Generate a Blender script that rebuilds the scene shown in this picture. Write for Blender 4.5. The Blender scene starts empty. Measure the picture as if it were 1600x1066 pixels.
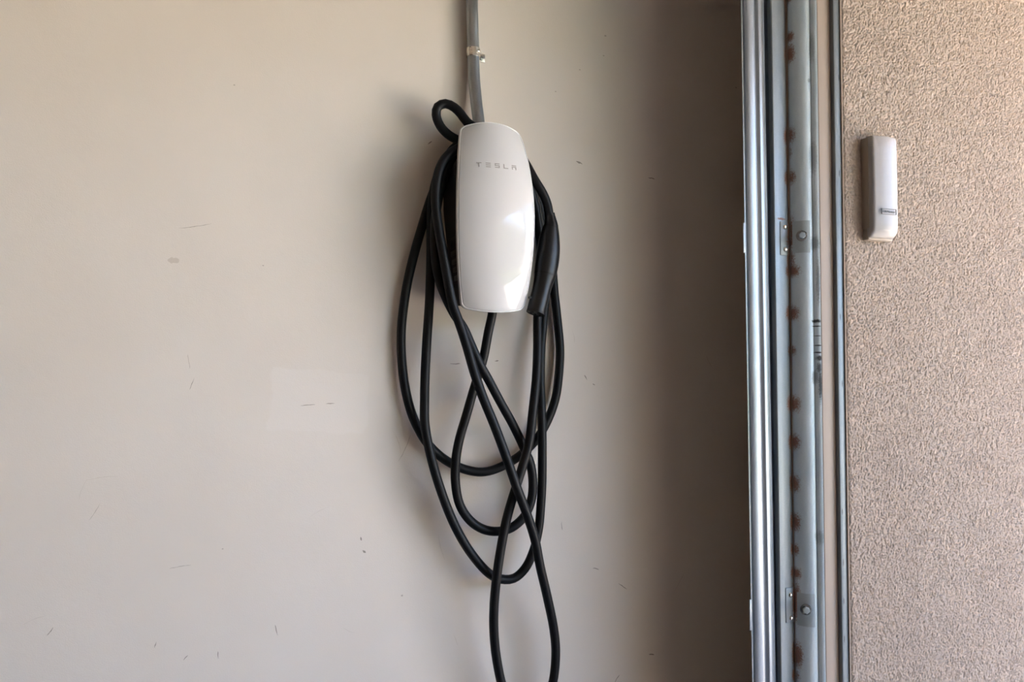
import bpy, bmesh, math, random
import numpy as np
from mathutils import Vector, Matrix

random.seed(7)
rng = np.random.default_rng(11)
C = bpy.context.scene.collection
SC = bpy.context.scene

# ------------------------------------------------------------------ camera
CAM = Vector((0.0, 0.0, 1.20))
YAW = math.radians(20.0)          # to the right of the wall's normal
PITCH = math.radians(2.05)
FPX = 1250.0
fw = Vector((math.sin(YAW) * math.cos(PITCH), math.cos(YAW) * math.cos(PITCH), math.sin(PITCH)))
rt = Vector((math.cos(YAW), -math.sin(YAW), 0.0))
up = rt.cross(fw)
cam = bpy.data.cameras.new('camera')
cam.sensor_width = 36.0
cam.lens = FPX / 1600.0 * 36.0
cam.clip_start = 0.02
cam.clip_end = 300
camo = bpy.data.objects.new('camera', cam)
C.objects.link(camo)
camo.matrix_world = Matrix(((rt.x, up.x, -fw.x, CAM.x), (rt.y, up.y, -fw.y, CAM.y),
                            (rt.z, up.z, -fw.z, CAM.z), (0, 0, 0, 1)))
SC.camera = camo

# ------------------------------------------------------------------ sky and sun
SUN_DIR = Vector((-0.30, 0.62, 0.86)).normalized()      # towards the sun
w = bpy.data.worlds.new('sky')
SC.world = w
w.use_nodes = True
nt = w.node_tree
bg = nt.nodes['Background']
sky = nt.nodes.new('ShaderNodeTexSky')
sky.sky_type = 'NISHITA'
sky.sun_disc = False
sky.sun_elevation = math.asin(SUN_DIR.z)
sky.sun_rotation = math.atan2(SUN_DIR.x, SUN_DIR.y)
sky.dust_density = 2.5
sky.air_density = 0.55
sky.ozone_density = 0.6
nt.links.new(sky.outputs[0], bg.inputs[0])
bg.inputs[1].default_value = 0.20
sun = bpy.data.lights.new('sun', 'SUN')
sun.energy = 5.0
sun.angle = math.radians(0.6)
sun.color = (1.0, 0.94, 0.86)
suno = bpy.data.objects.new('sun', sun)
C.objects.link(suno)
suno.rotation_euler = (-SUN_DIR).to_track_quat('-Z', 'Y').to_euler()
suno.location = (6, 6, 9)

vs = SC.view_settings
vs.view_transform = 'Standard'
vs.look = 'None'
vs.gamma = 1.0
vs.use_curve_mapping = False
vs.exposure = 4.4

# ------------------------------------------------------------------ helpers
WY = 1.65          # plane of the garage side wall (faces -y)
SY = 1.32          # plane of the stucco return


def at(px, py, y):
    """point of the plane y=const seen at photo position px, py"""
    d = fw + rt * ((px - 800.0) / FPX) + up * ((533.0 - py) / FPX)
    return CAM + d * ((y - CAM.y) / d.y)


def wallp(px, py, d=0.0):
    return at(px, py, WY - d)


def woff(o):
    v = Vector((0, 0, 0))
    while o is not None:
        v += o.location
        o = o.parent
    return v


def tag(o, label=None, cat=None, group=None, kind=None):
    if label: o['label'] = label
    if cat: o['category'] = cat
    if group: o['group'] = group
    if kind: o['kind'] = kind
    return o


def thing(name, loc, label, cat, group=None):
    o = bpy.data.objects.new(name, None)
    C.objects.link(o)
    o.location = loc
    o.empty_display_size = 0.05
    return tag(o, label, cat, group)


def mk(name, verts, faces, mat, parent=None, smooth=False, auto=None):
    off = woff(parent)
    me = bpy.data.meshes.new(name)
    me.from_pydata([tuple(Vector(v) - off) for v in verts], [], faces)
    me.materials.append(mat)
    bm = bmesh.new(); bm.from_mesh(me)
    bmesh.ops.recalc_face_normals(bm, faces=bm.faces)
    if smooth:
        lim = math.radians(auto if auto else 180)
        for f in bm.faces: f.smooth = True
        if auto:
            for e in bm.edges:
                if len(e.link_faces) == 2 and e.calc_face_angle(0) > lim: e.smooth = False
    bm.to_mesh(me); bm.free()
    o = bpy.data.objects.new(name, me)
    C.objects.link(o)
    if parent: o.parent = parent
    return o


def boxes(name, bl, mat, parent=None, bevel=0.0, segs=2):
    """one mesh out of a list of boxes (x0,x1,y0,y1,z0,z1)"""
    bm = bmesh.new()
    for (x0, x1, y0, y1, z0, z1) in bl:
        vs_ = [bm.verts.new(p) for p in ((x0, y0, z0), (x1, y0, z0), (x1, y1, z0), (x0, y1, z0),
                                         (x0, y0, z1), (x1, y0, z1), (x1, y1, z1), (x0, y1, z1))]
        for f in ((0, 3, 2, 1), (4, 5, 6, 7), (0, 1, 5, 4), (1, 2, 6, 5), (2, 3, 7, 6), (3, 0, 4, 7)):
            bm.faces.new([vs_[i] for i in f])
    if bevel:
        bmesh.ops.bevel(bm, geom=list(bm.edges), offset=bevel, segments=segs, profile=0.5, affect='EDGES')
        for f in bm.faces: f.smooth = True
        for e in bm.edges:
            if len(e.link_faces) == 2 and e.calc_face_angle(0) > 0.9: e.smooth = False
    off = woff(parent)
    bmesh.ops.translate(bm, verts=bm.verts, vec=-off)
    me = bpy.data.meshes.new(name)
    bm.to_mesh(me); bm.free()
    me.materials.append(mat)
    o = bpy.data.objects.new(name, me)
    C.objects.link(o)
    if parent: o.parent = parent
    return o


def catmull(pts, step=0.008):
    P = [np.array(p, float) for p in pts]
    P = [2 * P[0] - P[1]] + P + [2 * P[-1] - P[-2]]
    out = []
    for i in range(1, len(P) - 2):
        p0, p1, p2, p3 = P[i - 1], P[i], P[i + 1], P[i + 2]
        t0 = 0.0
        def nx(t, a, b): return t + max(1e-6, np.linalg.norm(b[:3] - a[:3]) ** 0.5)
        t1 = nx(t0, p0, p1); t2 = nx(t1, p1, p2); t3 = nx(t2, p2, p3)
        n = max(2, int(np.linalg.norm(p2[:3] - p1[:3]) / step))
        for k in range(n):
            t = t1 + (t2 - t1) * k / n
            A1 = (t1 - t) / (t1 - t0) * p0 + (t - t0) / (t1 - t0) * p1
            A2 = (t2 - t) / (t2 - t1) * p1 + (t - t1) / (t2 - t1) * p2
            A3 = (t3 - t) / (t3 - t2) * p2 + (t - t2) / (t3 - t2) * p3
            B1 = (t2 - t) / (t2 - t0) * A1 + (t - t0) / (t2 - t0) * A2
            B2 = (t3 - t) / (t3 - t1) * A2 + (t - t1) / (t3 - t1) * A3
            out.append((t2 - t) / (t2 - t1) * B1 + (t - t1) / (t2 - t1) * B2)
    out.append(P[-2])
    return out


def tube_data(pts, radius, segs=14, cap=True, squash=None):
    """sweep of a circle; radius: number or list per point; squash: (u,v) factors"""
    P = [Vector(p[:3]) for p in pts]
    n = len(P)
    T = []
    for i in range(n):
        a = P[max(0, i - 1)]; b = P[min(n - 1, i + 1)]
        T.append((b - a).normalized())
    u = Vector((0, 1, 0)).cross(T[0])
    if u.length < 1e-3: u = Vector((1, 0, 0)).cross(T[0])
    u.normalize()
    V, F = [], []
    for i in range(n):
        u = (u - T[i] * u.dot(T[i])).normalized()
        v = T[i].cross(u)
        r = radius[i] if hasattr(radius, '__len__') else radius
        ru, rv = (r, r) if not hasattr(r, '__len__') else r
        for k in range(segs):
            a = 2 * math.pi * k / segs
            V.append(P[i] + u * (math.cos(a) * ru) + v * (math.sin(a) * rv))
    for i in range(n - 1):
        for k in range(segs):
            k2 = (k + 1) % segs
            F.append((i * segs + k, i * segs + k2, (i + 1) * segs + k2, (i + 1) * segs + k))
    if cap:
        F.append(tuple(range(segs - 1, -1, -1)))
        F.append(tuple(range((n - 1) * segs, n * segs)))
    return V, F


def lathe(profile, origin, axis, segs=24):
    """profile: (radius, height along axis) list"""
    ax = Vector(axis).normalized()
    u = ax.orthogonal().normalized(); v = ax.cross(u)
    V, F = [], []
    for (r, h) in profile:
        for k in range(segs):
            a = 2 * math.pi * k / segs
            V.append(Vector(origin) + ax * h + u * (math.cos(a) * r) + v * (math.sin(a) * r))
    n = len(profile)
    for i in range(n - 1):
        for k in range(segs):
            k2 = (k + 1) % segs
            F.append((i * segs + k, i * segs + k2, (i + 1) * segs + k2, (i + 1) * segs + k))
    F.append(tuple(range(segs - 1, -1, -1)))
    F.append(tuple(range((n - 1) * segs, n * segs)))
    return V, F


def sheet_profile(pl, th, z0, z1, lean=0.0, nz=2, zc=1.2):
    """folded sheet metal: open polyline in x,y, thickness th, run from z0 to z1"""
    n = len(pl)
    P = [np.array(p, float) for p in pl]
    off = []
    for i in range(n):
        a = P[max(0, i - 1)]; b = P[min(n - 1, i + 1)]
        t = (b - a) / (np.linalg.norm(b - a) + 1e-9)
        off.append(P[i] + np.array((-t[1], t[0])) * th)
    ring = P + off[::-1]
    m = len(ring)
    V, F = [], []
    for j in range(nz):
        z = z0 + (z1 - z0) * j / (nz - 1)
        for q in ring: V.append((q[0] - lean * (z - zc), q[1], z))
    for j in range(nz - 1):
        for k in range(m):
            k2 = (k + 1) % m
            F.append((j * m + k, j * m + k2, (j + 1) * m + k2, (j + 1) * m + k))
    for j in (0, nz - 1):
        for i in range(n - 1):
            F.append((j * m + i, j * m + i + 1, j * m + m - 2 - i, j * m + m - 1 - i))
    return V, F


# ------------------------------------------------------------------ materials
class Mat:
    def __init__(self, name, color=(.5, .5, .5), rough=.5, metal=0.0, **kw):
        self.m = bpy.data.materials.new(name)
        self.m.use_nodes = True
        self.t = self.m.node_tree
        self.b = self.t.nodes['Principled BSDF']
        self.b.inputs['Base Color'].default_value = (*color, 1)
        self.b.inputs['Roughness'].default_value = rough
        self.b.inputs['Metallic'].default_value = metal
        for k, v in kw.items(): self.b.inputs[k.replace('_', ' ')].default_value = v
        self._co = None

    def n(self, typ, **kw):
        x = self.t.nodes.new(typ)
        for k, v in kw.items(): setattr(x, k, v)
        return x

    def l(self, a, b): self.t.links.new(a, b)

    def co(self):
        if not self._co:
            g = self.n('ShaderNodeNewGeometry'); self._co = g.outputs['Position']
        return self._co

    def noise(self, scale, detail=3, rough=.5, stretch=None):
        x = self.n('ShaderNodeTexNoise')
        x.inputs['Scale'].default_value = scale
        x.inputs['Detail'].default_value = detail
        x.inputs['Roughness'].default_value = rough
        c = self.co()
        if stretch:
            mp = self.n('ShaderNodeMapping'); mp.inputs['Scale'].default_value = stretch
            self.l(c, mp.inputs['Vector']); c = mp.outputs[0]
        self.l(c, x.inputs['Vector'])
        return x.outputs['Fac']

    def rng(self, s, a, b, c=0.0, d=1.0, smooth=True):
        x = self.n('ShaderNodeMapRange')
        if smooth: x.interpolation_type = 'SMOOTHSTEP'
        x.inputs['From Min'].default_value = a; x.inputs['From Max'].default_value = b
        x.inputs['To Min'].default_value = c; x.inputs['To Max'].default_value = d
        self.l(s, x.inputs['Value'])
        return x.outputs['Result']

    def math(self, op, a, b):
        x = self.n('ShaderNodeMath', operation=op)
        for i, s in enumerate((a, b)):
            if isinstance(s, (int, float)): x.inputs[i].default_value = s
            else: self.l(s, x.inputs[i])
        return x.outputs[0]

    def mix(self, fac, a, b, blend='MIX'):
        x = self.n('ShaderNodeMix', data_type='RGBA', blend_type=blend)
        if isinstance(fac, (int, float)): x.inputs[0].default_value = fac
        else: self.l(fac, x.inputs[0])
        for i, s in ((6, a), (7, b)):
            if isinstance(s, tuple): x.inputs[i].default_value = (*s, 1)
            else: self.l(s, x.inputs[i])
        return x.outputs[2]

    def color(self, s): self.l(s, self.b.inputs['Base Color'])

    def roughness(self, s): self.l(s, self.b.inputs['Roughness'])

    def bump(self, h, strength=.3, dist=.002):
        x = self.n('ShaderNodeBump')
        x.inputs['Strength'].default_value = strength
        x.inputs['Distance'].default_value = dist
        self.l(h, x.inputs['Height'])
        self.l(x.outputs[0], self.b.inputs['Normal'])

    def spot(self, c, half, ang=0.0, wob=0.0, soft=.5, plane='xz'):
        """mask of an elliptical mark centred at c; half = half sizes along x, y, z"""
        mp = self.n('ShaderNodeMapping', vector_type='TEXTURE')
        mp.inputs['Location'].default_value = c
        mp.inputs['Rotation'].default_value = (0, ang, 0)
        mp.inputs['Scale'].default_value = half
        self.l(self.co(), mp.inputs['Vector'])
        ln = self.n('ShaderNodeVectorMath', operation='LENGTH')
        self.l(mp.outputs[0], ln.inputs[0])
        s = ln.outputs['Value']
        if wob:
            s = self.math('ADD', s, self.math('MULTIPLY', self.math('SUBTRACT', self.wobn, .5), wob))
        return self.rng(s, 1.0, soft)


def lin(h):
    h = h.lstrip('#')
    return tuple((lambda c: c / 12.92 if c <= .04045 else ((c + .055) / 1.055) ** 2.4)(int(h[i:i + 2], 16) / 255) for i in (0, 2, 4))


# painted drywall of the side wall, with its scuffs and the lighter repair patch
mw = Mat('painted_drywall', rough=.62)
base = mw.mix(mw.rng(mw.noise(3.0, 3), .35, .7), (.70, .643, .572), (.72, .668, .602))
patch_c = wallp(500, 628)
mp = mw.n('ShaderNodeMapping', vector_type='TEXTURE')
mp.inputs['Location'].default_value = patch_c
mp.inputs['Rotation'].default_value = (0, math.radians(5), 0)
mp.inputs['Scale'].default_value = (.098, 1, .062)
mw.l(mw.co(), mp.inputs['Vector'])
ab = mw.n('ShaderNodeVectorMath', operation='ABSOLUTE'); mw.l(mp.outputs[0], ab.inputs[0])
sx = mw.n('ShaderNodeSeparateXYZ'); mw.l(ab.outputs[0], sx.inputs[0])
cheb = mw.math('MAXIMUM', sx.outputs[0], sx.outputs[2])
cheb = mw.math('ADD', cheb, mw.math('MULTIPLY', mw.math('SUBTRACT', mw.noise(22, 4), .5), .35))
base = mw.mix(mw.rng(cheb, 1.03, .95), base, (.735, .685, .625))
# px, py, half length px, half width px, angle (clockwise down, degrees), wobble
marks = [(305, 353, 26, .9, -12, .5), (271, 407, 9, 8, 0, .9), (481, 633, 11, .8, -3, .5), (516, 631, 7, .8, -2, .5),
         (78, 987, 8, 1.1, -52, .6), (243, 1008, 5, 1, -75, .6), (290, 1028, 5, 1, -45, .6), (341, 1024, 6, 1, 85, .6),
         (711, 568, 8, 1.3, 0, .9), (776, 564, 3, 1, -10, .5), (905, 254, 5, 2, 20, 1.2), (564, 842, 3, 1.2, 80, .5),
         (569, 862, 3, 2, 40, .8), (432, 985, 9, .9, 75, .5), (282, 886, 17, .8, -5, .7), (148, 800, 16, .7, -60, .4),
         (55, 969, 18, .6, -18, .6), (632, 700, 22, .7, -65, .5), (620, 690, 18, .6, 70, .5), (690, 855, 20, .6, 75, .5),
         (411, 415, 1.3, 1.3, 0, 0), (366, 133, 1.4, 1.4, 0, 0), (946, 56, 1.6, 1.6, 0, 0), (943, 87, 1.4, 1.4, 0, 0),
         (906, 109, 1.3, 1.3, 0, 0), (868, 143, 1.2, 1.2, 0, 0), (1150, 137, 1.3, 1.3, 0, 0), (628, 931, 1.6, 1.6, 0, 0),
         (348, 858, 1.4, 1.4, 0, 0), (878, 822, 6, .8, 85, .4), (973, 916, 8, .7, 35, .4), (1060, 912, 16, .5, -55, .3),
         (931, 889, 5, .8, 15, .4), (1018, 1023, 4, 1, 10, .5), (964, 1061, 6, 1, -50, .5), (295, 565, 12, .7, 80, .4),
         (300, 600, 10, .7, -70, .4), (672, 223, 4, 1.2, -40, .8), (1018, 279, 5, 1, 5, .8), (130, 765, 20, .5, -70, .5),
         (160, 748, 25, .5, -5, .5), (545, 985, 11, .5, 30, .4), (500, 800, 18, .4, -25, .4), (1108, 565, 9, .6, 60, .5),
         (896, 526, 10, .5, 80, .4), (915, 590, 4, .8, 60, .5), (928, 601, 2, 1, 30, .5), (712, 1000, 9, .5, 70, .4)]
mw.color(base)
hgt = mw.math('ADD', mw.noise(420, 4, .6), mw.math('MULTIPLY', mw.noise(70, 2), .8))
mw.bump(hgt, .22, .0012)
M_WALL = mw.m

M_SCUFF = [Mat('scuff_' + k, c, .7).m for k, c in (('dark', (.30, .26, .22)), ('grey', (.46, .41, .35)), ('faint', (.60, .54, .47)))]
M_CEIL = Mat('ceiling_paint', (.38, .32, .26), .8).m
M_INT = Mat('interior_paint', (.27, .19, .12), .8).m
mf = Mat('garage_concrete', rough=.7)
mf.color(mf.mix(mf.rng(mf.noise(1.3, 5), .3, .7), (.10, .088, .075), (.14, .122, .105)))
M_FLOOR = mf.m
md = Mat('driveway_concrete', rough=.85)
md.color(md.mix(md.rng(md.noise(.8, 5), .3, .7), (.47, .42, .36), (.55, .49, .42)))
md.bump(md.noise(60, 4), .3, .004)
M_DRIVE = md.m
ml = Mat('pale_paving', rough=.9)
ml.color(ml.mix(ml.noise(1.2, 5), (.33, .30, .27), (.40, .37, .33)))
M_LAWN = ml.m

ms = Mat('stucco', rough=.9)
sc = ms.mix(ms.rng(ms.noise(260, 2), .3, .7), (.33, .265, .215), (.40, .33, .27))
sc = ms.mix(ms.rng(ms.noise(7, 3), .35, .7), sc, (.345, .279, .227))
ms.color(sc)
ms.bump(ms.noise(700, 3), .35, .0008)
M_STUCCO = ms.m

mj = Mat('painted_jamb', rough=.5)
mj.wobn = mj.noise(300, 3)
jc = mj.mix(mj.noise(9, 3), (.36, .30, .25), (.40, .338, .285))
chips = mj.rng(mj.noise(150, 5, .7, (1, 1, .45)), .69, .73)
jc = mj.mix(mj.math('MULTIPLY', chips, .8), jc, (.17, .085, .05))
mj.color(jc)
mj.bump(mj.noise(120, 3, .5, (1, 1, .08)), .15, .001)
M_JAMB = mj.m


def galv(name, c1, c2, rough, stretch, spots=None, dirt=0.0, metal=.75, streak=None):
    g = Mat(name, rough=rough, metal=metal)
    g.wobn = g.noise(330, 4, .6)
    n1 = g.noise(16, 5, .65, stretch)
    n2 = g.noise(900, 2, .5)
    col = g.mix(g.rng(n1, .3, .7), c1, c2)
    col = g.mix(g.math('MULTIPLY', g.rng(n2, .5, .75), .35), col, tuple(min(1, c * 1.35) for c in c2))
    if dirt:
        dm = g.rng(g.noise(240, 5, .75), .66, .72)
        col = g.mix(g.math('MULTIPLY', dm, dirt), col, (.80, .79, .76))
    rm = None
    for (c, h) in (spots or []):
        s = g.spot(c, h, 0, 1.3, .35)
        rm = s if rm is None else g.math('MAXIMUM', rm, s)
    if rm is not None:
        rc = g.mix(g.noise(500, 3), (.10, .035, .016), (.28, .105, .04))
        col = g.mix(g.math('MULTIPLY', rm, .92), col, rc)
        mt = g.math('SUBTRACT', metal, g.math('MULTIPLY', rm, metal * .95))
        g.l(mt, g.b.inputs['Metallic'])
    gm = None
    for (c, h, k) in (streak or []):
        s = g.math('MULTIPLY', g.spot(c, h, 0, .9, .35), k)
        gm = s if gm is None else g.math('MAXIMUM', gm, s)
    if gm is not None:
        col = g.mix(gm, col, (.015, .016, .018))
    g.color(col)
    g.roughness(g.rng(n1, .2, .8, rough - .08, rough + .10))
    g.bump(g.noise(60, 3, .5, stretch), .12, .002)
    return g.m


M_CONDUIT = galv('galvanised_conduit', (.30, .325, .345), (.42, .45, .47), .34, (1, 1, .5), metal=.9)
M_ZINC = galv('bright_zinc', (.62, .58, .50), (.80, .77, .70), .25, (1, 1, 1), metal=.9)

M_BLACK = Mat('black_plastic', (.004, .004, .0045), .48, Specular_IOR_Level=.3).m
mc = Mat('black_rubber', (.010, .0105, .012), .46, Specular_IOR_Level=.22)
mc.color(mc.mix(mc.rng(mc.noise(90, 5, .7), .62, .78), (.0045, .0047, .0055), (.016, .015, .014)))
mc.bump(mc.noise(800, 2), .12, .0005)
M_CABLE = mc.m
M_HANDLE = Mat('satin_black_plastic', (.004, .0043, .005), .36, Specular_IOR_Level=.35).m
M_FACE = Mat('white_gloss_glass', (.63, .625, .62), .5, Specular_IOR_Level=0.0, Coat_Weight=1.0, Coat_Roughness=.004, Coat_IOR=1.36).m
M_RIM = Mat('clear_white_rim', (.86, .86, .86), .15).m
M_GAP = Mat('grey_gasket', (.10, .10, .10), .5).m
M_LOGO = Mat('grey_lettering', (.30, .285, .27), .4).m
M_PRINT = Mat('grey_label_print', (.10, .10, .10), .6).m
M_PIN = Mat('contact_metal', (.35, .33, .28), .35, 1.0).m
M_KEY = Mat('white_keypad_plastic', (.285, .275, .27), .38).m
M_KEYB = Mat('beige_keypad_plastic', (.30, .255, .21), .5).m
M_KEYT = Mat('keypad_badge_print', (.12, .118, .115), .5).m
M_TRIMM = None

# ------------------------------------------------------------------ the garage shell
JY = 1.334         # face of the jamb board
XF = at(1283.5, 533, JY).x          # inner face of the front wall
XR = 1.225          # inner face of the side return behind the jamb board
XO = 1.95           # outer face of the front wall
OPEN_Y0 = -3.7      # far side of the door opening
OPEN_Z = 2.16
CEIL = 2.75
GX = -5.6
GY = -4.9


def struct(o):
    o['kind'] = 'structure'
    return o


struct(boxes('floor', [(GX, XR, GY, WY + .12, -.12, 0)], M_FLOOR))
struct(boxes('ceiling', [(GX, XO, GY, WY + .12, CEIL, CEIL + .15)], M_CEIL))
struct(boxes('sky_blocker_eave', [(XO, XO + 1.1, GY - 2, WY + 2.5, 2.42, 2.56)], M_CEIL))  # unseen overhang, added to cut the sky light on the stucco
wall_b = struct(boxes('wall_back', [(GX, XR, WY, WY + .12, 0, CEIL)], M_WALL))
for (x, y, a, b, ang, wb) in marks:      # scuffs and flecks: hair-thin raised marks on the paint
    p = wallp(x, y); s = (wallp(x + 10, y) - wallp(x - 10, y)).length / 20
    ca, sa = math.cos(math.radians(ang)), -math.sin(math.radians(ang))
    n = max(4, int(a / 1.5))
    V, F = [], []
    curl = random.uniform(-.12, .12) * a
    for i in range(n + 1):
        k = -1 + 2 * i / n
        ww = b * max(.12, (1 - k * k)) ** .5 * random.uniform(.45, 1.05) * (.8 if a > 4 else 1)
        mid = curl * (1 - k * k) + (random.uniform(-.35, .35) if a > 4 else 0)
        for e_ in (-1, 1):
            lx, lz = k * a, mid + e_ * ww
            V.append((p.x + (lx * ca - lz * sa) * s, WY - .0002, p.z + (lx * sa + lz * ca) * s))
    for i in range(n): F.append((2 * i, 2 * i + 2, 2 * i + 3, 2 * i + 1))
    lev = 2 if (b > 4 or b < .65) else (0 if a < 12 and a != b else 1)
    so_ = mk('scuff_mark', V, F, M_SCUFF[lev], wall_b)
struct(boxes('wall_left', [(GX - .12, GX, GY, WY + .12, 0, CEIL)], M_INT))
struct(boxes('wall_opposite', [(GX, XO, GY - .12, GY, 0, CEIL)], M_INT))
struct(boxes('wall_header', [(XF, XO, OPEN_Y0, SY, OPEN_Z, CEIL)], M_STUCCO))
struct(boxes('wall_far_pier', [(XF, XO, GY, OPEN_Y0, 0, CEIL)], M_STUCCO))
wall_r = struct(boxes('wall_right', [(XR, XO, SY + .012, WY + .12, 0, CEIL)], M_STUCCO))
boxes('jamb_stud', [(XF + .001, XR, JY + .02, JY + .075, 0, CEIL)], M_JAMB, wall_r)

# stucco coat of the return, a relief of real grains
x_s0 = at(1322, 533, SY).x
xs0, xs1, zs0, zs1 = x_s0, XO, 0.0, OPEN_Z
stp = .0019
nx_, nz_ = int((1.84 - xs0) / stp), int((2.06 - .36) / stp)
gx = xs0 + np.arange(nx_) * stp
gz = .36 + np.arange(nz_) * stp
def band(wl, an=1.0):
    r = rng.standard_normal((nz_, nx_))
    fx = np.fft.fftfreq(nx_, stp)[None, :]; fz = np.fft.fftfreq(nz_, stp)[:, None]
    f = np.sqrt((fx) ** 2 + (fz * an) ** 2)
    r = np.fft.ifft2(np.fft.fft2(r) * np.exp(-((f - 1 / wl) * wl / .55) ** 2)).real
    return r / r.std()
h = .50 * band(.0066, 1.0) + .50 * band(.0048, .9) + .25 * band(.016, 1.2)
h = np.tanh(h * .9 + .15)
h = np.where(h < 0, h * 1.5, h * .8)
hy = SY - h * .0017
hy[:, :3] += np.array([.004, .002, .0008])[None, :]
X, Z = np.meshgrid(gx, gz)
co = np.stack([X, hy, Z], -1).reshape(-1, 3)
idx = np.arange(nx_ * nz_).reshape(nz_, nx_)
q = np.stack([idx[:-1, :-1], idx[:-1, 1:], idx[1:, 1:], idx[1:, :-1]], -1).reshape(-1, 4)
me = bpy.data.meshes.new('stucco_coat')
me.vertices.add(len(co)); me.vertices.foreach_set('co', co.ravel().astype(np.float32))
me.loops.add(q.size); me.loops.foreach_set('vertex_index', q.ravel().astype(np.int32))
me.polygons.add(len(q)); me.polygons.foreach_set('loop_start', (np.arange(len(q)) * 4).astype(np.int32))
me.polygons.foreach_set('use_smooth', np.ones(len(q), bool))
me.update(calc_edges=True)
me.materials.append(M_STUCCO)
so = bpy.data.objects.new('stucco_coat', me); C.objects.link(so); so.parent = wall_r
so['kind'] = 'stuff'
boxes('stucco_rest', [(gx[-1], XO, SY + .001, SY + .013, 0, CEIL), (xs0, gx[-1], SY + .001, SY + .013, 0, gz[0]),
                      (xs0, gx[-1], SY + .001, SY + .013, gz[-1], CEIL)], M_STUCCO, wall_r)

# outside
struct(boxes('driveway', [(XF, 12, -4.6, 6.5, -.14, -.02)], M_DRIVE))
M_GRASS = Mat('grass', (.05, .08, .025), .95)
M_GRASS.color(M_GRASS.mix(M_GRASS.noise(5, 4), (.035, .06, .018), (.075, .105, .035)))
struct(boxes('added_dark_lawn', [(XO, 12, -9.0, -4.6, -.14, -.03)], M_GRASS.m))  # dark ground added out of view to dim the charger's reflection
struct(boxes('street', [(-14, 60, -50, 50, -.30, -.15)], M_LAWN))

# ------------------------------------------------------------------ jamb and door track
xj0, xj1 = at(1283.5, 533, JY).x, at(1308.8, 533, JY).x
jt = struct(boxes('trim_1', [(xj0, xj1 + .012, JY, JY + .03, 0, OPEN_Z)], M_JAMB, None, .0025))
tag(jt, 'beige painted wooden door jamb between steel angle and stucco', 'door jamb')
M_BEAD = galv('weathered_bead', (.14, .17, .19), (.19, .22, .24), .5, (1, 1, .3), metal=.5,
              streak=[(at(1312 + 8 * k, y, SY), (.002, .05, .010), .7) for k, y in
                      ((.2, 270), (.4, 495), (.8, 600), (.8, 800), (1, 880), (1.1, 940), (1.2, 1000), (.1, 120))])
bd = struct(boxes('trim_2', [(at(1308.8, 533, SY + .004).x, at(1319.5, 533, SY + .004).x, SY + .004, JY + .005, 0, OPEN_Z)], M_BEAD, None, .002))
tag(bd, 'narrow grey metal stop bead along the stucco edge', 'metal bead')
st = struct(boxes('trim_3', [(at(1319.8, 533, SY + .002).x, x_s0 + .0015, SY + .001, SY + .02, 0, OPEN_Z)], M_STUCCO, None, .001))
tag(st, 'thin beige plaster edge beside the stucco', 'plaster edge')

YF = 1.378          # plane of the track's lips and riveted flange
xa = at(1236, 533, YF).x          # inside corner of the angle
LEAN = .0075
rust = []
for (px, py, a, b) in [(1232, 0, 3, 8), (1234, 86, 4, 15), (1234, 60, 3, 8), (1234, 213, 5, 14), (1235, 240, 2, 12), (1235, 278, 5, 12),
                       (1237, 365, 3, 26), (1237, 405, 3, 22), (1238, 424, 6, 10), (1238, 490, 6, 12), (1239, 548, 3, 8),
                       (1240, 631, 6, 13), (1241, 690, 5, 12), (1242, 755, 4, 14), (1243, 815, 4, 14), (1243, 858, 3, 10),
                       (1244, 895, 4, 9), (1245, 940, 3, 30), (1246, 1022, 4, 20), (1225, 342, 7, 2), (1240, 380, 8, 6),
                       (1245, 1055, 3, 10)]:
    p = at(px - 4.5, py, YF); s = (at(px + 1, py, YF) - at(px, py, YF)).length
    rust.append((p, (a * s * 1.2, .1, b * s * 1.1)))
grease = []
for (px, py, a, b, k) in [(1270, 245, 6, 30, .35), (1269, 310, 5, 50, .18), (1272, 380, 8, 12, .45), (1275, 502, 7, 3, .95), (1275, 510, 6, 1.2, .9),
                          (1276, 525, 6, 1, .7), (1277, 540, 6, 1.2, .95), (1277, 551, 6, 1.6, .95), (1278, 560, 5, 5, .9), (1278, 575, 4, 10, .8),
                          (1279, 600, 3, 30, .85), (1281, 470, 2, 70, .75), (1276, 440, 3, 40, .5), (1280, 840, 8, 12, .35), (1268, 75, 4, 25, .35),
                          (1274, 590, 5, 12, .5), (1266, 125, 3, 4, .5)]:
    yy = YF - .037
    p = at(px, py, yy); s = (at(px, py + 1, yy) - p).length
    grease.append((p, (a * s * 1.1, .1, b * s * 1.2), k))
M_ANGLE = galv('galvanised_angle', (.44, .545, .61), (.56, .655, .71), .46, (1, 1, .35), rust, .0, .35, grease)
M_TRACK = galv('galvanised_track', (.23, .26, .295), (.31, .345, .38), .34, (1, 1, .15), None, .35, .6)
M_FLANGE = galv('galvanised_flange', (.20, .235, .26), (.26, .295, .32), .42, (1, 1, .3), rust, .12, .35)

M_SPLICE = galv('galvanised_splice', (.34, .41, .45), (.42, .49, .53), .44, (1, 1, .5), None, .1, .4)
M_SCREW = galv('screw_steel', (.20, .21, .21), (.30, .31, .31), .3, (1, 1, 1), None, 0, .8)
ang_t = thing('wall_angle', (xa, SY + .05, 0), 'weathered galvanised steel angle screwed along the beige jamb, rust at its corner', 'steel angle')
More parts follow.
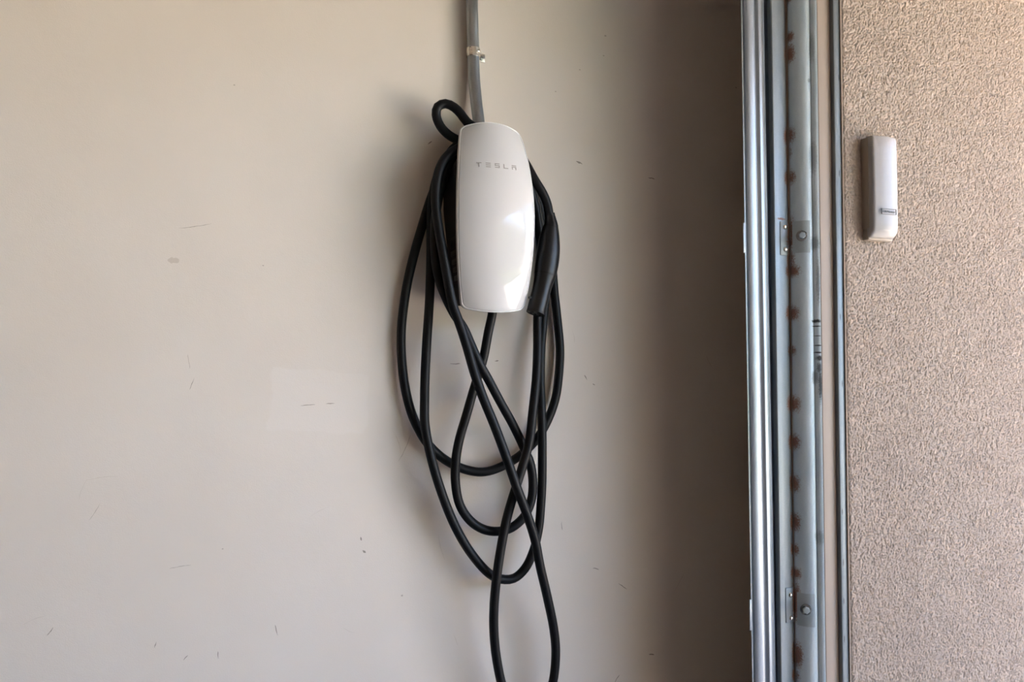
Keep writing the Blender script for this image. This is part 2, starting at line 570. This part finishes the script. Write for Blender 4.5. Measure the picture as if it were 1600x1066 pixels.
# wall leg: folded sheet running from the rusty corner to the jamb board
LEG = [(1236.5, .002), (1238, -.0045), (1242, -.0105), (1246, -.0150), (1250, -.0190), (1254, -.0225), (1258, -.0256), (1262, -.0282), (1265, -.0297), (1268, -.0307), (1270.5, -.0310), (1272, -.0312),
       (1273, -.0332), (1276, -.036), (1279.5, -.0388), (1283, -.0402)]
LEG = [(a, b * 1.08) for (a, b) in LEG]
prof = [(at(px, 533, YF + dy).x, YF + dy) for (px, dy) in LEG]
V, F = sheet_profile(prof, .0022, 0.02, CEIL - .05)
mk('wall_leg', V, F, M_ANGLE, ang_t, True, 35)
LN = Vector((-.52, -.85, 0)).normalized()


def leg_dy(px):
    for (a, b) in zip(LEG, LEG[1:]):
        if a[0] <= px <= b[0]: return a[1] + (b[1] - a[1]) * (px - a[0]) / (b[0] - a[0])


for (px, py) in ((1254.5, 369), (1253.5, 953)):
    dy = leg_dy(px)
    q = at(px, py, YF + dy)
    q.x = at(px, 533, YF + dy).x
    o = q + LN * .0012
    pl = [(at(x_, 533, YF + leg_dy(x_)).x + LN.x * .0012, YF + leg_dy(x_) + LN.y * .0012) for x_ in (1240, 1246, 1255, 1261, 1265, 1268)]
    V, F = sheet_profile(pl, .0010, q.z - .035, q.z + .032)
    mk('splice_plate', V, F, M_SPLICE, ang_t, True, 40)
    V, F = lathe([(.0112, 0), (.0115, .0016), (.0108, .0032), (.0084, .0036), (.0080, .0030)], o, LN, 28)
    wsh = mk('lag_screw', V, F, M_SCREW, ang_t, True, 30)
    V, F = lathe([(.0070, .0028), (.0072, .0080), (.0062, .0094), (.0044, .0096)], o, LN, 6)
    mk('hex_head', V, F, M_SPLICE, wsh)

tr_t = thing('garage_door_track', (at(1190, 533, YF).x, YF + .02, 0), 'bright galvanised roller track of the garage door, riveted to a flange', 'door track')
X = lambda px: at(px, 533, YF).x
XY = lambda px, dy: at(px, 533, YF + dy).x
# outer lip: half round roll, step, inner strips, then the channel behind
lip = [(X(1203.5) + .0, YF + .010), (X(1203.5) + .0005, YF + .002), (X(1201), YF - .0005), (X(1198.5), YF + .0008), (X(1197), YF + .0006), (X(1194), YF - .001),
       (X(1192.8), YF - .0005), (X(1191.5), YF + .002), (X(1188.5), YF + .003), (X(1187), YF - .0015), (X(1185), YF - .0045), (X(1182), YF - .0058),
       (X(1177), YF - .0062), (X(1173), YF - .0052), (X(1170.5), YF - .003), (X(1169.8), YF + .001),
       (X(1169.0), YF + .0012), (X(1168.2), YF - .0006), (X(1166.8), YF - .0004), (XY(1166.4, .004), YF + .004), (XY(1167.5, .020), YF + .020), (XY(1170, .034), YF + .034),
       (XY(1178, .044), YF + .044), (XY(1190, .048), YF + .048), (XY(1203, .048), YF + .048), (XY(1209, .044), YF + .044), (XY(1212, .034), YF + .034),
       (X(1217.5), YF + .014), (X(1217.5), YF + .005)]
V, F = sheet_profile(lip, -.0012, .05, CEIL - .06, LEAN)
mk('rail', V, F, M_TRACK, tr_t, True, 40)
fl = [(xa - .0005, YF + .003), (X(1233.5), YF + .0008), (X(1221.3), YF + .0004), (X(1219.5), YF - .0002), (X(1214), YF + .0008), (X(1213), YF + .003), (X(1213), YF + .012)]
V, F = sheet_profile(fl, -.0016, .05, CEIL - .06, .0035)
flange = mk('flange', V, F, M_FLANGE, tr_t, True, 30)
for cy in (372, 945):
    pz = at(1228, cy, YF).z
    dx = -.0035 * (pz - 1.2)
    boxes('joint_plate', [(X(1221.5) + dx, X(1235) + dx, YF - .0012, YF + .0008, pz - .037, pz + .034)], M_FLANGE, flange, .0006)
for (px, py) in ((1226, 355), (1227, 390), (1235, 930), (1236, 966)):
    p = at(px, py, YF - .001)
    V, F = lathe([(.0048, 0), (.0047, .0012), (.0040, .0026), (.0025, .0035), (.0008, .0038)], p, (0, -1, 0), 20)
    mk('rivet', V, F, M_ZINC, flange, True, 60)
for py in (372, 962):
    p = at(1166, py, YF)
    xx = X(1166.3) - LEAN * (p.z - 1.2)
    boxes('track_bracket', [(xx - .0030, xx + .001, YF - .0006, YF + .0012, p.z - .031, p.z + .031)], M_TRACK, tr_t, .0005)

# ------------------------------------------------------------------ conduit and strap
cp = [(736.5, -420, .018), (737, -200, .018), (737.5, 0, .018), (739.5, 80, .018), (741, 125, .020), (744, 158, .025), (748, 190, .031), (751, 215, .035), (753, 240, .037), (754, 262, .037)]
pts = catmull([wallp(*p) for p in cp], .012)
V, F = tube_data(pts, .0130, 24)
cd = mk('conduit', V, F, M_CONDUIT, None, True, 60)
tag(cd, 'grey galvanised metal conduit running up the wall above the charger', 'conduit')

pc = wallp(739.5, 83, .018)
strap = thing('conduit_strap', (pc.x, WY, pc.z - .01), 'bright zinc one-hole strap clamping the conduit to the wall', 'pipe strap')
V, F = [], []
ns = 26
for i in range(ns + 1):
    a = math.radians(-45 + 270 * i / ns - 0)       # open towards the wall
    for (r, hh) in ((.0134, -.0095), (.0150, -.0095), (.0150, .0095), (.0134, .0095)):
        # angle measured from +x through -y
        V.append((pc.x + r * math.cos(a), WY - .018 - r * math.sin(a), pc.z + hh))
for i in range(ns):
    for k in range(4):
        k2 = (k + 1) % 4
        F.append((i * 4 + k, i * 4 + k2, (i + 1) * 4 + k2, (i + 1) * 4 + k))
F += [(0, 1, 2, 3), (ns * 4, ns * 4 + 3, ns * 4 + 2, ns * 4 + 1)]
band_o = mk('band', V, F, M_ZINC, strap, True, 40)
# raised bead stamped into the band
bp = [(pc.x + .0152 * math.cos(a), WY - .018 - .0152 * math.sin(a), pc.z + .000) for a in [math.radians(20 + 8 * i) for i in range(9)]]
V, F = tube_data(bp, [.0008, .0022, .0028, .003, .003, .003, .0028, .0022, .0008], 10)
mk('bead', V, F, M_ZINC, band_o, True, 70)
tx0 = pc.x + .0125
tz = pc.z - .001
boxes('tab', [(tx0, tx0 + .019, WY - .0035, WY - .0012, tz - .010, tz + .008), (tx0, tx0 + .002, WY - .016, WY - .0012, tz - .002, tz + .0155)], M_ZINC, strap, .0009)
V, F = lathe([(.0050, 0), (.0050, .001), (.0042, .0026), (.0022, .0032)], (tx0 + .0105, WY - .0035, tz - .002), (0, -1, 0), 20)
scr = mk('screw', V, F, M_CONDUIT, strap, True, 40)
boxes('slot', [(tx0 + .0072, tx0 + .0138, WY - .0071, WY - .0063, tz - .0026, tz - .0014)], M_GAP, scr)

# ------------------------------------------------------------------ wall charger
D_MID = .137
cL = wallp(714.8, 335, D_MID - .017); cR = wallp(836.5, 335, D_MID - .017)
cu = (cL.x + cR.x) / 2
HW = (cR.x - cL.x) / 2
zt = wallp(745, 187, D_MID - .038).z
zb = wallp(775, 488, D_MID - .018).z
cz = (zt + zb) / 2
HH = (zt - zb) / 2
root = thing('wall_charger', (cu, WY, zb), 'white glossy car charging unit on beige wall with black cable looped around it', 'car charger')


def half_w(t):     # t -1 bottom .. 1 top, barrel outline
    if t > 0: return HW * (1 - .225 * abs(t) ** 1.9)
    return HW * (1 - .205 * abs(t) ** 2.1)


def out_d(t):      # distance of the face's centre line from the wall
    return D_MID - (.040 if t > 0 else .022) * abs(t) ** 1.8


def face_pt(s, t, inset=0.0, lift=0.0):
    """s -1..1 across, t -1..1 up the face"""
    hw = half_w(t) - inset
    x = cu + s * hw
    # top and bottom edges bow outwards in the middle
    ed = HH - inset
    zz = cz + t * ed - (.0115 if t > 0 else -.0085) * abs(t) ** 6 * (s * s)
    y = WY - (out_d(t) - .017 * s * s + lift)
    return Vector((x, y, zz))


def outline(inset, lift, n=22, rc=.10):
    """closed rounded outline in s,t space"""
    pts = []
    rs, rtt = .16, .062
    # go around: corners rounded with superellipse
    for (sx_, sy_) in ((1, 1), (-1, 1), (-1, -1), (1, -1)):
        a0 = {(1, 1): 0, (-1, 1): 90, (-1, -1): 180, (1, -1): 270}[(sx_, sy_)]
        for k in range(9):
            a = math.radians(a0 + 90 * k / 8)
            pts.append((sx_ * (1 - rs) + rs * math.cos(a), sy_ * (1 - rtt) + rtt * math.sin(a)))
    # densify long sides
    out = []
    m = len(pts)
    for i in range(m):
        p, q_ = pts[i], pts[(i + 1) % m]
        L = max(abs(p[0] - q_[0]), abs(p[1] - q_[1]))
        k = max(1, int(L / .07))
        for j in range(k):
            out.append((p[0] + (q_[0] - p[0]) * j / k, p[1] + (q_[1] - p[1]) * j / k))
    return out


ol = outline(0, 0)
no = len(ol)


def shell(name, rings, mat, parent, close_front=True, close_back=True):
    """rings: list of (scale in s/t space, inset m, lift m)"""
    V, F = [], []
    for (k, ins, lf) in rings:
        for (s, t) in ol: V.append(face_pt(s * k, t * k, ins, lf))
    nr = len(rings)
    for i in range(nr - 1):
        for j in range(no):
            j2 = (j + 1) % no
            F.append((i * no + j, i * no + j2, (i + 1) * no + j2, (i + 1) * no + j))
    if close_front:
        V.append(face_pt(0, 0, 0, rings[-1][2]))
        c = len(V) - 1
        for j in range(no): F.append(((nr - 1) * no + j, (nr - 1) * no + (j + 1) % no, c))
    if close_back:
        V.append(face_pt(0, 0, 0, rings[0][2]))
        c = len(V) - 1
        for j in range(no): F.append((j, (j + 1) % no, c))
    return mk(name, V, F, mat, parent, True, 50)


fr = [(1, .0026, -.006), (1, .0026, -.0016), (1, .0030, -.0006), (1, .0040, 0)]
for k in (.96, .9, .82, .74, .66, .58, .5, .42, .34, .26, .18, .1, .04): fr.append((k, .004 * k, .0))
face = shell('faceplate', fr, M_FACE, root)
shell('rim', [(1, .0022, -.013), (1, .0002, -.012), (1, 0, -.0040), (1, .0004, -.0026), (1, .0014, -.0018), (1, .0024, -.0022), (1, .0024, -.006)], M_RIM, face, False, False)
shell('gasket', [(1, .005, -.019), (1, .0012, -.0185), (1, .0012, -.0128), (1, .006, -.0128)], M_GAP, face, True, True)

# lettering on the face
def letter_strokes():
    # strokes (x0, x1, z0, z1) in letter box units of 1 x 1 ; thin bars
    b = .16
    return {'T': [(0, 1, 1 - b, 1), (.42, .58, 0, .80)],
            'E': [(0, 1, 1 - b, 1), (0, 1, .42, .58), (0, 1, 0, b)],
            'S': [(0, 1, 1 - b, 1), (0, b, .5, .88), (0, 1, .42, .58), (1 - b, 1, .1, .5), (0, 1, 0, b)],
            'L': [(0, b, 0, 1), (0, 1, 0, b)],
            'A': [(0, 1, 1 - b, 1), (0, 1, .50, .66), (0, b, 0, .55), (1 - b, 1, 0, .55)]}


ls = letter_strokes()
tz0 = wallp(776, 258, D_MID - .008).z
lw, lh = .0100, .0094
pitch_l = (wallp(803, 262, D_MID - .01).x - wallp(748, 255, D_MID - .01).x) / 4
xt0 = wallp(749.5, 258, D_MID - .011).x
for i, ch in enumerate('TESLA'):
    V, F = [], []
    for (x0, x1, z0, z1) in ls[ch]:
        b0 = len(V)
        for lf in (-.0006, .00035):
            for (xx, zz) in ((x0, z0), (x1, z0), (x1, z1), (x0, z1)):
                wx = xt0 + i * pitch_l + (xx - .5) * lw
                wz = tz0 + (zz - .5) * lh
                t = (wz - cz) / HH
                s = (wx - cu) / half_w(t)
                p = face_pt(s, t, 0, lf); p.x = wx; p.z = wz
                V.append(p)
        F += [tuple(b0 + k for k in f) for f in ((0, 3, 2, 1), (4, 5, 6, 7), (0, 1, 5, 4), (1, 2, 6, 5), (2, 3, 7, 6), (3, 0, 4, 7))]
    mk('letter', V, F, M_LOGO, face)

# black body between wall and faceplate
bxl = wallp(693, 300, 0).x
bxl2 = wallp(699.5, 400, 0).x
bxl3 = wallp(711, 470, 0).x
z_top = wallp(700, 252, .03).z
zlev = [(z_top, bxl + .022, .062), (z_top - .004, bxl + .010, .068), (z_top - .013, bxl + .003, .074), (z_top - .030, bxl, .080), (wallp(693, 330, 0).z, bxl, .104), (wallp(700, 400, 0).z, bxl2, .112),
        (wallp(706, 440, 0).z, (bxl2 + bxl3) / 2, .106), (wallp(711, 470, 0).z, bxl3, .100), (wallp(715, 478, 0).z, bxl3 + .006, .095)]
V, F = [], []
ringn = 0
for (z, xl_, dd) in zlev:
    hwb = cu - xl_
    dd = WY - face_pt(0, max(-1, min(1, (z - cz) / HH)), 0, -.019).y - .0
    r = .010
    ring = []
    ring += [(-hwb, 0), (-hwb, dd * .5), (-hwb, dd - r - .012)]
    for k in range(5):
        a = math.radians(180 - 90 * k / 4)
        ring.append((-hwb + r + r * math.cos(a), dd - r - .010 + r * math.sin(a)))
    ring += [(0, dd - .001)]
    ring += [(-a_, b_) for (a_, b_) in reversed(ring[:-1])]
    ringn = len(ring)
    for (a_, b_) in ring: V.append((cu + a_, WY - b_, z))
nl = len(zlev)
for i in range(nl - 1):
    for k in range(ringn - 1):
        F.append((i * ringn + k, i * ringn + k + 1, (i + 1) * ringn + k + 1, (i + 1) * ringn + k))
    F.append((i * ringn + ringn - 1, i * ringn, (i + 1) * ringn, (i + 1) * ringn + ringn - 1))
F.append(tuple(range(ringn))); F.append(tuple(range((nl - 1) * ringn, nl * ringn)))
body = mk('body', V, F, M_BLACK, root, True, 35)
# rating label ribs and moulded steps on the left flank
def flank_x(z):
    pz = [(l[0], l[1]) for l in zlev]
    for (a, b) in zip(pz, pz[1:]):
        if a[0] >= z >= b[0]:
            k = (a[0] - z) / (a[0] - b[0] + 1e-9)
            return a[1] + (b[1] - a[1]) * k
    return pz[-1][1]
zr = wallp(704, 379, .05).z
for i in range(7):
    d0 = .034 + i * .0085
    xx = flank_x(zr)
    boxes('rib', [(xx - .0012, xx + .001, WY - d0 - .0035, WY - d0, zr - .011, zr + .011)], M_HANDLE, body)
for py in (395, 408, 420, 433):
    z = wallp(704, py, .05).z; xx = flank_x(z)
    boxes('step', [(xx - .0022, xx + .003, WY - .088, WY - .030, z - .0055, z + .0045)], M_HANDLE, body, .0006)
for (py, hh_) in ((378, .0075), (449, .007)):
    z = wallp(708, py, .08).z; xx = flank_x(z)
    boxes('rating_label', [(xx - .0005, xx + .001, WY - .096, WY - .091, z - hh_, z + hh_)], M_PRINT, body)

# the charging cable: photo positions with distance from the wall
CABLE = [
    # out of the bottom, down to the inner loop, up to the left of the body
    (771, 462, .060), (769.5, 488, .060), (763, 519, .056), (755, 561, .050), (742, 603, .046), (729, 648, .046), (717, 690, .048), (712, 722, .050),
    (712, 758, .050), (718.5, 789, .050), (734, 813, .050), (754.5, 827, .050), (777, 830.5, .050), (799, 825, .050), (820, 806, .050),
    (830, 782, .050), (832.5, 755, .052), (828.5, 724, .055), (821, 706, .057), (813, 687.5, .059), (800, 661, .062), (781, 627, .067),
    (763, 593, .072), (748.5, 567, .076), (736.6, 540, .078), (724, 512, .077), (711, 493, .074), (699, 470, .070), (688, 443, .066), (681, 410, .062), (679, 370, .058),
    (681, 335, .055), (686, 305, .055), (691, 285, .055), (698, 262, .055), (710, 247, .056), (735, 234, .057),
    # over the top, down the right side behind the plug, to the long loop
    (775, 230, .057), (801, 247, .055), (821, 276, .052), (833, 308, .049), (840, 345, .046), (845, 390, .045), (844, 430, .046), (842, 465, .052), (840, 496, .060),
    (839.8, 546, .070), (838, 590, .076), (832.5, 643, .082), (827, 690, .085), (818, 724, .085), (806, 762, .085), (792, 810, .082), (782, 861, .079),
    (776, 903, .078), (772, 947, .070), (772, 992, .062), (777, 1036, .056), (787, 1078, .052), (805, 1110, .050), (828, 1122, .050), (850, 1104, .052),
    (863, 1070, .055), (868.3, 1023, .060), (865.5, 985, .066), (856, 937, .078), (844, 885, .092), (836, 844, .100), (823, 803, .106), (806, 758, .110),
    (802, 746, .110), (789, 708.6, .108), (771, 661, .105), (755, 622, .103), (742, 585, .102), (729, 540, .101), (718, 506, .100), (708, 478, .098), (700, 440, .096), (693, 400, .093), (685.5, 358, .090),
    (681.3, 325, .088), (681, 298, .087), (686, 267, .083), (697, 246, .076), (714, 233, .071), (740, 223, .072),
    # second turn over the top
    (775, 219, .078), (800, 237, .073), (821, 268, .062), (836, 308, .040), (845, 350, .026), (854, 400, .024), (853, 450, .026), (849, 500, .030), (845.5, 545, .036), (844.5, 593, .042),
    (845.6, 627, .046), (847, 669, .050), (847.3, 716, .052), (846.8, 758, .052), (845, 790, .052), (842, 824, .052), (833.5, 861, .052), (820, 889, .052), (802.6, 904, .052),
    (782, 905, .052), (765, 897, .052), (737, 866, .052), (710, 820, .052), (686, 758, .052), (671, 703, .050), (664, 664, .047), (663.4, 622, .044), (664.5, 580, .042),
    (667, 532, .040), (671, 470, .038), (673, 410, .037), (673.5, 355, .036), (675, 318, .036), (681, 284, .038), (692, 258, .044), (712, 229, .054), (738, 219, .055),
    # third turn, the wide loop close to the wall
    (775, 217, .055), (800, 231, .049), (822, 264, .034), (839, 304, .020), (851, 355, .016), (862, 410, .015), (866, 455, .017), (871, 501, .018), (875, 546, .019), (873.5, 582, .020),
    (868, 622, .021), (857.5, 653, .022), (841.7, 682, .022), (823, 703, .022), (794, 724, .022), (757.6, 737.5, .022), (726, 733.5, .022), (694.6, 718, .022), (668, 693, .022),
    (647, 656, .020), (634, 611, .018), (627.6, 559, .016), (627, 519, .016), (630, 485, .017), (637, 440, .019), (648, 394, .021), (660, 352, .022), (672, 314, .023), (684, 284, .023),
    (696, 262, .024), (707, 246, .028), (722, 236, .034), (731, 231, .044), (728, 225, .054), (715, 219, .056),
    # small curl above the corner, then down into the plug
    (700, 210, .052), (688, 197, .050), (681.5, 180, .050), (684, 167, .052), (696, 162, .054), (710, 168, .057), (720, 178, .060), (730, 191, .063), (750, 203, .062), (778, 208, .064), (802, 226, .066), (821, 255, .074),
    (836.5, 283, .089), (848, 302, .089), (855, 319, .088), (858, 336, .088), (859.5, 350, .088)]
cab = catmull([wallp(*p) for p in CABLE], .0075)
V, F = tube_data(cab, .0097, 14)
mk('charging_cable', V, F, M_CABLE, root, True, 80)

# plug handle
spine = [(858.5, 334, .088, 8.2, 8.4), (859.8, 341, .088, 9.4, 9.2), (861, 353, .0885, 12.0, 11.5), (860.5, 356, .0885, 13.2, 12.2), (858.8, 372, .089, 17.0, 14.5), (857, 392, .090, 19.6, 16),
         (854.6, 412, .091, 19.8, 16.5), (852, 428, .092, 18.6, 16.5), (849.2, 440, .093, 16.6, 16), (846.5, 452, .0945, 15.6, 15.5), (842.5, 468, .0965, 15.6, 15.5), (838.6, 483, .0985, 15.6, 15.5), (837, 489, .0992, 15.2, 15.2)]
sp = [Vector((*wallp(p[0], p[1], p[2]), )) for p in spine]
arr = [np.array((*q_, p[3] / 780 * 1.0, p[4] / 780)) for q_, p in zip(sp, spine)]
dense = catmull(arr, .004)
V, F = tube_data(dense, [(p[3], p[4]) for p in dense], 28)
hd = mk('plug_handle', V, F, M_HANDLE, root, True, 50)
# collar where cable enters
V, F = tube_data(dense[:3], [(.0112, .0112)] * 3, 24)
mk('strain_relief', V, F, M_BLACK, hd, True, 50)
# seam rings
for f_ in (.14, .60):
    i = int(len(dense) * f_)
    V, F = tube_data(dense[i:i + 2], [(p[3] * 1.012, p[4] * 1.012) for p in dense[i:i + 2]], 28)
    mk('seam', V, F, M_BLACK, hd, True, 50)
# open end with its contacts
axis = Vector(dense[-1][:3]) - Vector(dense[-3][:3]); axis.normalize()
e = Vector(dense[-1][:3]); R = 15.2 / 780
V, F = lathe([(R * .99, -.006), (R * 1.03, -.001), (R * 1.02, .0015), (R * .90, .0022), (R * .86, .0018), (R * .86, -.004)], e, axis, 32)
mk('nose_ring', V, F[:-2], M_BLACK, hd, True, 40)
uu = axis.orthogonal().normalized(); vv = axis.cross(uu)
uu = (rt - axis * rt.dot(axis)).normalized(); vv = axis.cross(uu)
for (a, b, r) in ((-.42, .22, .26), (.42, .22, .26), (-.5, -.38, .14), (0, -.5, .17), (.5, -.38, .14)):
    c = e + uu * (a * R) + vv * (b * R)
    V, F = lathe([(r * R, -.003), (r * R, .0014), (r * R * .75, .0016), (r * R * .7, .0004)], c, axis, 16)
    mk('contact', V, F, M_BLACK, hd, True, 40)
V, F = lathe([(R * .87, -.001), (R * .87, .0002)], e, axis, 28)
mk('contact_face', V, F, M_HANDLE, hd)
# latch notch on the nose
pn = wallp(828.5, 465, .112)
boxes('latch_notch', [(pn.x - .0035, pn.x + .0035, pn.y + .001, pn.y + .006, pn.z - .002, pn.z + .0025)], M_BLACK, hd, .0008)

# ------------------------------------------------------------------ keypad on the stucco
KD = .036
yk = SY - KD
k_tl = at(1366, 211, yk); k_tr = at(1402.5, 215, yk); k_bl = at(1366, 366, yk)
kx0, kx1 = k_tl.x - .001, k_tr.x + .004
kz1 = at(1380, 211, yk + .004).z
kz0 = at(1385, 371, yk + .004).z
kb = SY - .0015
kt = thing('door_keypad', ((kx0 + kx1) / 2, SY, kz0), 'slim off-white garage door keypad with a sliding cover on rough stucco', 'keypad')
# base: deep beige housing with a step near the bottom
bz0 = at(1350, 372, SY - .01).z
base_o = boxes('base', [(kx0 + .0015, kx1 - .0015, SY - .021, SY + .0015, kz0 + .0025, kz1 - .002)], M_KEYB, kt, .003, 3)
# cover: rounded shell over the front, leaning slightly
V, F = [], []
nzk = 16
prof_k = []
wk = (kx1 - kx0) / 2; cxk = (kx0 + kx1) / 2
def cover_ring(z, dep, ins):
    ww = wk - ins
    rr = min(.0075, dep * .4)
    pts = [(-ww, .014)]
    for k in range(5):
        a = math.radians(180 - 90 * k / 4)
        pts.append((-ww + rr + rr * math.cos(a), dep - .0035 - rr * .8 + rr * .8 * math.sin(a)))
    for k in range(1, 6):
        s = -1 + 2 * k / 6
        pts.append((s * (ww - rr), dep - .0035 * s * s))
    for k in range(5):
        a = math.radians(90 - 90 * k / 4)
        pts.append((ww - rr + rr * math.cos(a), dep - .0035 - rr * .8 + rr * .8 * math.sin(a)))
    pts.append((ww, .014))
    return [(cxk + a, SY - b, z) for (a, b) in pts]
levels = [(kz1 - .0005, .026, .0035), (kz1 - .0012, .030, .0018), (kz1 - .003, .0335, .0006), (kz1 - .007, KD - .001, 0), (kz1 - .03, KD, 0), ((kz0 + kz1) / 2, KD + .0005, 0),
          (kz0 + .03, KD, 0), (kz0 + .016, KD - .0005, 0), (kz0 + .012, KD - .0018, .0002), (kz0 + .004, .0275, .0008), (kz0 + .001, .0245, .0022), (kz0, .022, .004)]
for (z, dp, ins) in levels: V += cover_ring(z, dp, ins)
nk = len(V) // len(levels)
for i in range(len(levels) - 1):
    for k in range(nk - 1):
        F.append((i * nk + k, i * nk + k + 1, (i + 1) * nk + k + 1, (i + 1) * nk + k))
F.append(tuple(range(nk))); F.append(tuple(range((len(levels) - 1) * nk, len(levels) * nk)))
cover = mk('cover', V, F, M_KEY, kt, True, 30)
# lower sliding skirt of the base
boxes('skirt', [(kx0 + .0005, kx1 - .0008, SY - .0165, SY + .001, kz0 - .004, kz0 + .016)], M_KEYB, kt, .003, 3)
boxes('side_rail', [(kx0 - .0008, kx0 + .003, SY - .020, SY + .001, kz0 + .0195, kz1 - .004)], M_KEYB, kt, .0012)
# badge: frame and lettering
bx0 = at(1377.2, 331, yk).x; bx1 = at(1399.8, 331, yk).x
bzc = at(1389, 331, yk).z; bh = .0058
yb_ = SY - KD - .0016
boxes('badge_frame', [(bx0, bx1, yb_, yb_ + .0018, bzc + bh - .0006, bzc + bh), (bx0, bx1, yb_, yb_ + .0018, bzc - bh, bzc - bh + .0006),
                      (bx0, bx0 + .0007, yb_, yb_ + .0018, bzc - bh, bzc + bh), (bx1 - .0007, bx1, yb_, yb_ + .0018, bzc - bh, bzc + bh)], M_KEYT, cover)
cu_ = bpy.data.curves.new('badge_text', 'FONT')
cu_.body = 'LiftMaster'
cu_.size = .0072
cu_.extrude = .0004
cu_.align_x = 'CENTER'; cu_.align_y = 'CENTER'
tmp = bpy.data.objects.new('tmp', cu_); C.objects.link(tmp)
bpy.context.view_layer.update()
tme = bpy.data.meshes.new_from_object(tmp.evaluated_get(bpy.context.evaluated_depsgraph_get()))
bpy.data.objects.remove(tmp)
tme.materials.clear(); tme.materials.append(M_KEYT)
to = bpy.data.objects.new('badge_lettering', tme); C.objects.link(to); to.parent = cover
to.location = Vector(((bx0 + bx1) / 2, yb_ + .0003, bzc)) - woff(cover)
to.rotation_euler = (math.radians(90), 0, 0)
wtx = max(v.co.x for v in tme.vertices) - min(v.co.x for v in tme.vertices)
to.scale = ((bx1 - bx0) * .86 / wtx, 1, 1)

# ------------------------------------------------------------------ what the glossy face mirrors: house and tree across the street, plus an added hedge
M_HW = Mat('neighbour_render', (.66, .60, .52), .9).m
M_ROOF = Mat('roof_shingle', (.10, .085, .075), .9).m
M_GLASS = Mat('window_glass', (.05, .06, .07), .08).m
M_BARK = Mat('bark', (.09, .07, .055), .9).m
M_LEAF = Mat('leaves', (.10, .16, .05), .7).m
hx, hy0, hy1 = 19.0, -7.5, 9.0
hs = thing('neighbour_house', (hx + 4, (hy0 + hy1) / 2, -.15), 'low house with a gable roof across the street, seen only mirrored', 'house')
boxes('house_wall', [(hx, hx + 8, hy0, hy1, -.15, 3.2)], M_HW, hs)
ym = (hy0 + hy1) / 2
mk('roof', [(hx - .6, hy0 - .6, 3.0), (hx - .6, hy1 + .6, 3.0), (hx - .6, ym, 6.2), (hx + 8.6, hy0 - .6, 3.0), (hx + 8.6, hy1 + .6, 3.0), (hx + 8.6, ym, 6.2)],
   [(0, 1, 2), (3, 5, 4), (0, 2, 5, 3), (1, 4, 5, 2), (0, 3, 4, 1)], M_ROOF, hs)
for yy in (-6, -1, 4.5):
    boxes('window', [(hx - .05, hx + .05, yy, yy + 2.0, .9, 2.3)], M_GLASS, hs)

nh = thing('blocker_hedge', (9, -9.5, -.15), 'tall dark evergreen hedge added out of view to dim side light, seen only mirrored', 'hedge')  # added out of view to block light from the side of the opening
hv, hf = [], []
for i in range(5200):
    c = Vector((random.uniform(2.6, 17), random.uniform(-10.4, -8.8), random.uniform(-.15, 3.1 + .5 * math.sin(i * .37))))
    a = Vector((random.gauss(0, 1), random.gauss(0, 1), random.gauss(0, 1))).normalized() * random.uniform(.10, .2)
    b = a.orthogonal().normalized() * .1
    k = len(hv); hv += [c - a, c + b, c + a, c - b]; hf.append((k, k + 1, k + 2, k + 3))
M_HEDGE = Mat('blocker_hedge_leaves', (.028, .045, .020), .8).m
ho = mk('leaves', hv, hf, M_HEDGE, nh); ho['kind'] = 'stuff'
boxes('core', [(2.8, 16.8, -10.2, -9.1, -.15, 2.9)], M_HEDGE, nh, .2)
tb = Vector((14.5, -8.0, -.15))
tree = thing('street_tree', tb, 'bare-branched tree with sparse leaves across the street, seen only mirrored', 'tree')
V, F = tube_data([tb, tb + Vector((.1, 0, 1.5)), tb + Vector((0, .1, 3.0)), tb + Vector((.1, .2, 4.6))], [.22, .18, .14, .07], 10)
mk('trunk', V, F, M_BARK, tree, True, 60)
BV, BF, tips = [], [], []
def branch(p, d, L, r, lev):
    pts = [p]
    for k in range(4):
        d = (d + Vector((random.uniform(-.25, .25), random.uniform(-.25, .25), random.uniform(-.08, .22)))).normalized()
        pts.append(pts[-1] + d * L / 4)
    v, f = tube_data(pts, [r, r * .85, r * .7, r * .55, r * .35], 5)
    b0 = len(BV); BV.extend(v); BF.extend([tuple(b0 + i for i in q_) for q_ in f])
    if lev == 0:
        tips.extend(pts[1:]); return
    for k in range(4):
        q_ = pts[1 + k % 4]
        branch(q_, (d + Vector((random.uniform(-1, 1), random.uniform(-1, 1), random.uniform(-.3, .8)))).normalized(), L * .62, r * .5, lev - 1)
for k in range(7):
    a = 2 * math.pi * k / 7
    branch(tb + Vector((0, .1, 2.0 + .38 * k)), Vector((math.cos(a), math.sin(a), .7)).normalized(), 2.4, .07, 2)
br = mk('branches', BV, BF, M_BARK, tree); br['kind'] = 'stuff'
LV, LF = [], []
for t in tips:
    for k in range(5):
        c = t + Vector((random.gauss(0, .18), random.gauss(0, .18), random.gauss(0, .18)))
        a = Vector((random.gauss(0, 1), random.gauss(0, 1), random.gauss(0, 1))).normalized() * .06
        b = a.orthogonal().normalized() * .035
        i = len(LV); LV += [c - a, c + b, c + a, c - b]; LF.append((i, i + 1, i + 2, i + 3))
lv = mk('foliage', LV, LF, M_LEAF, tree); lv['kind'] = 'stuff'
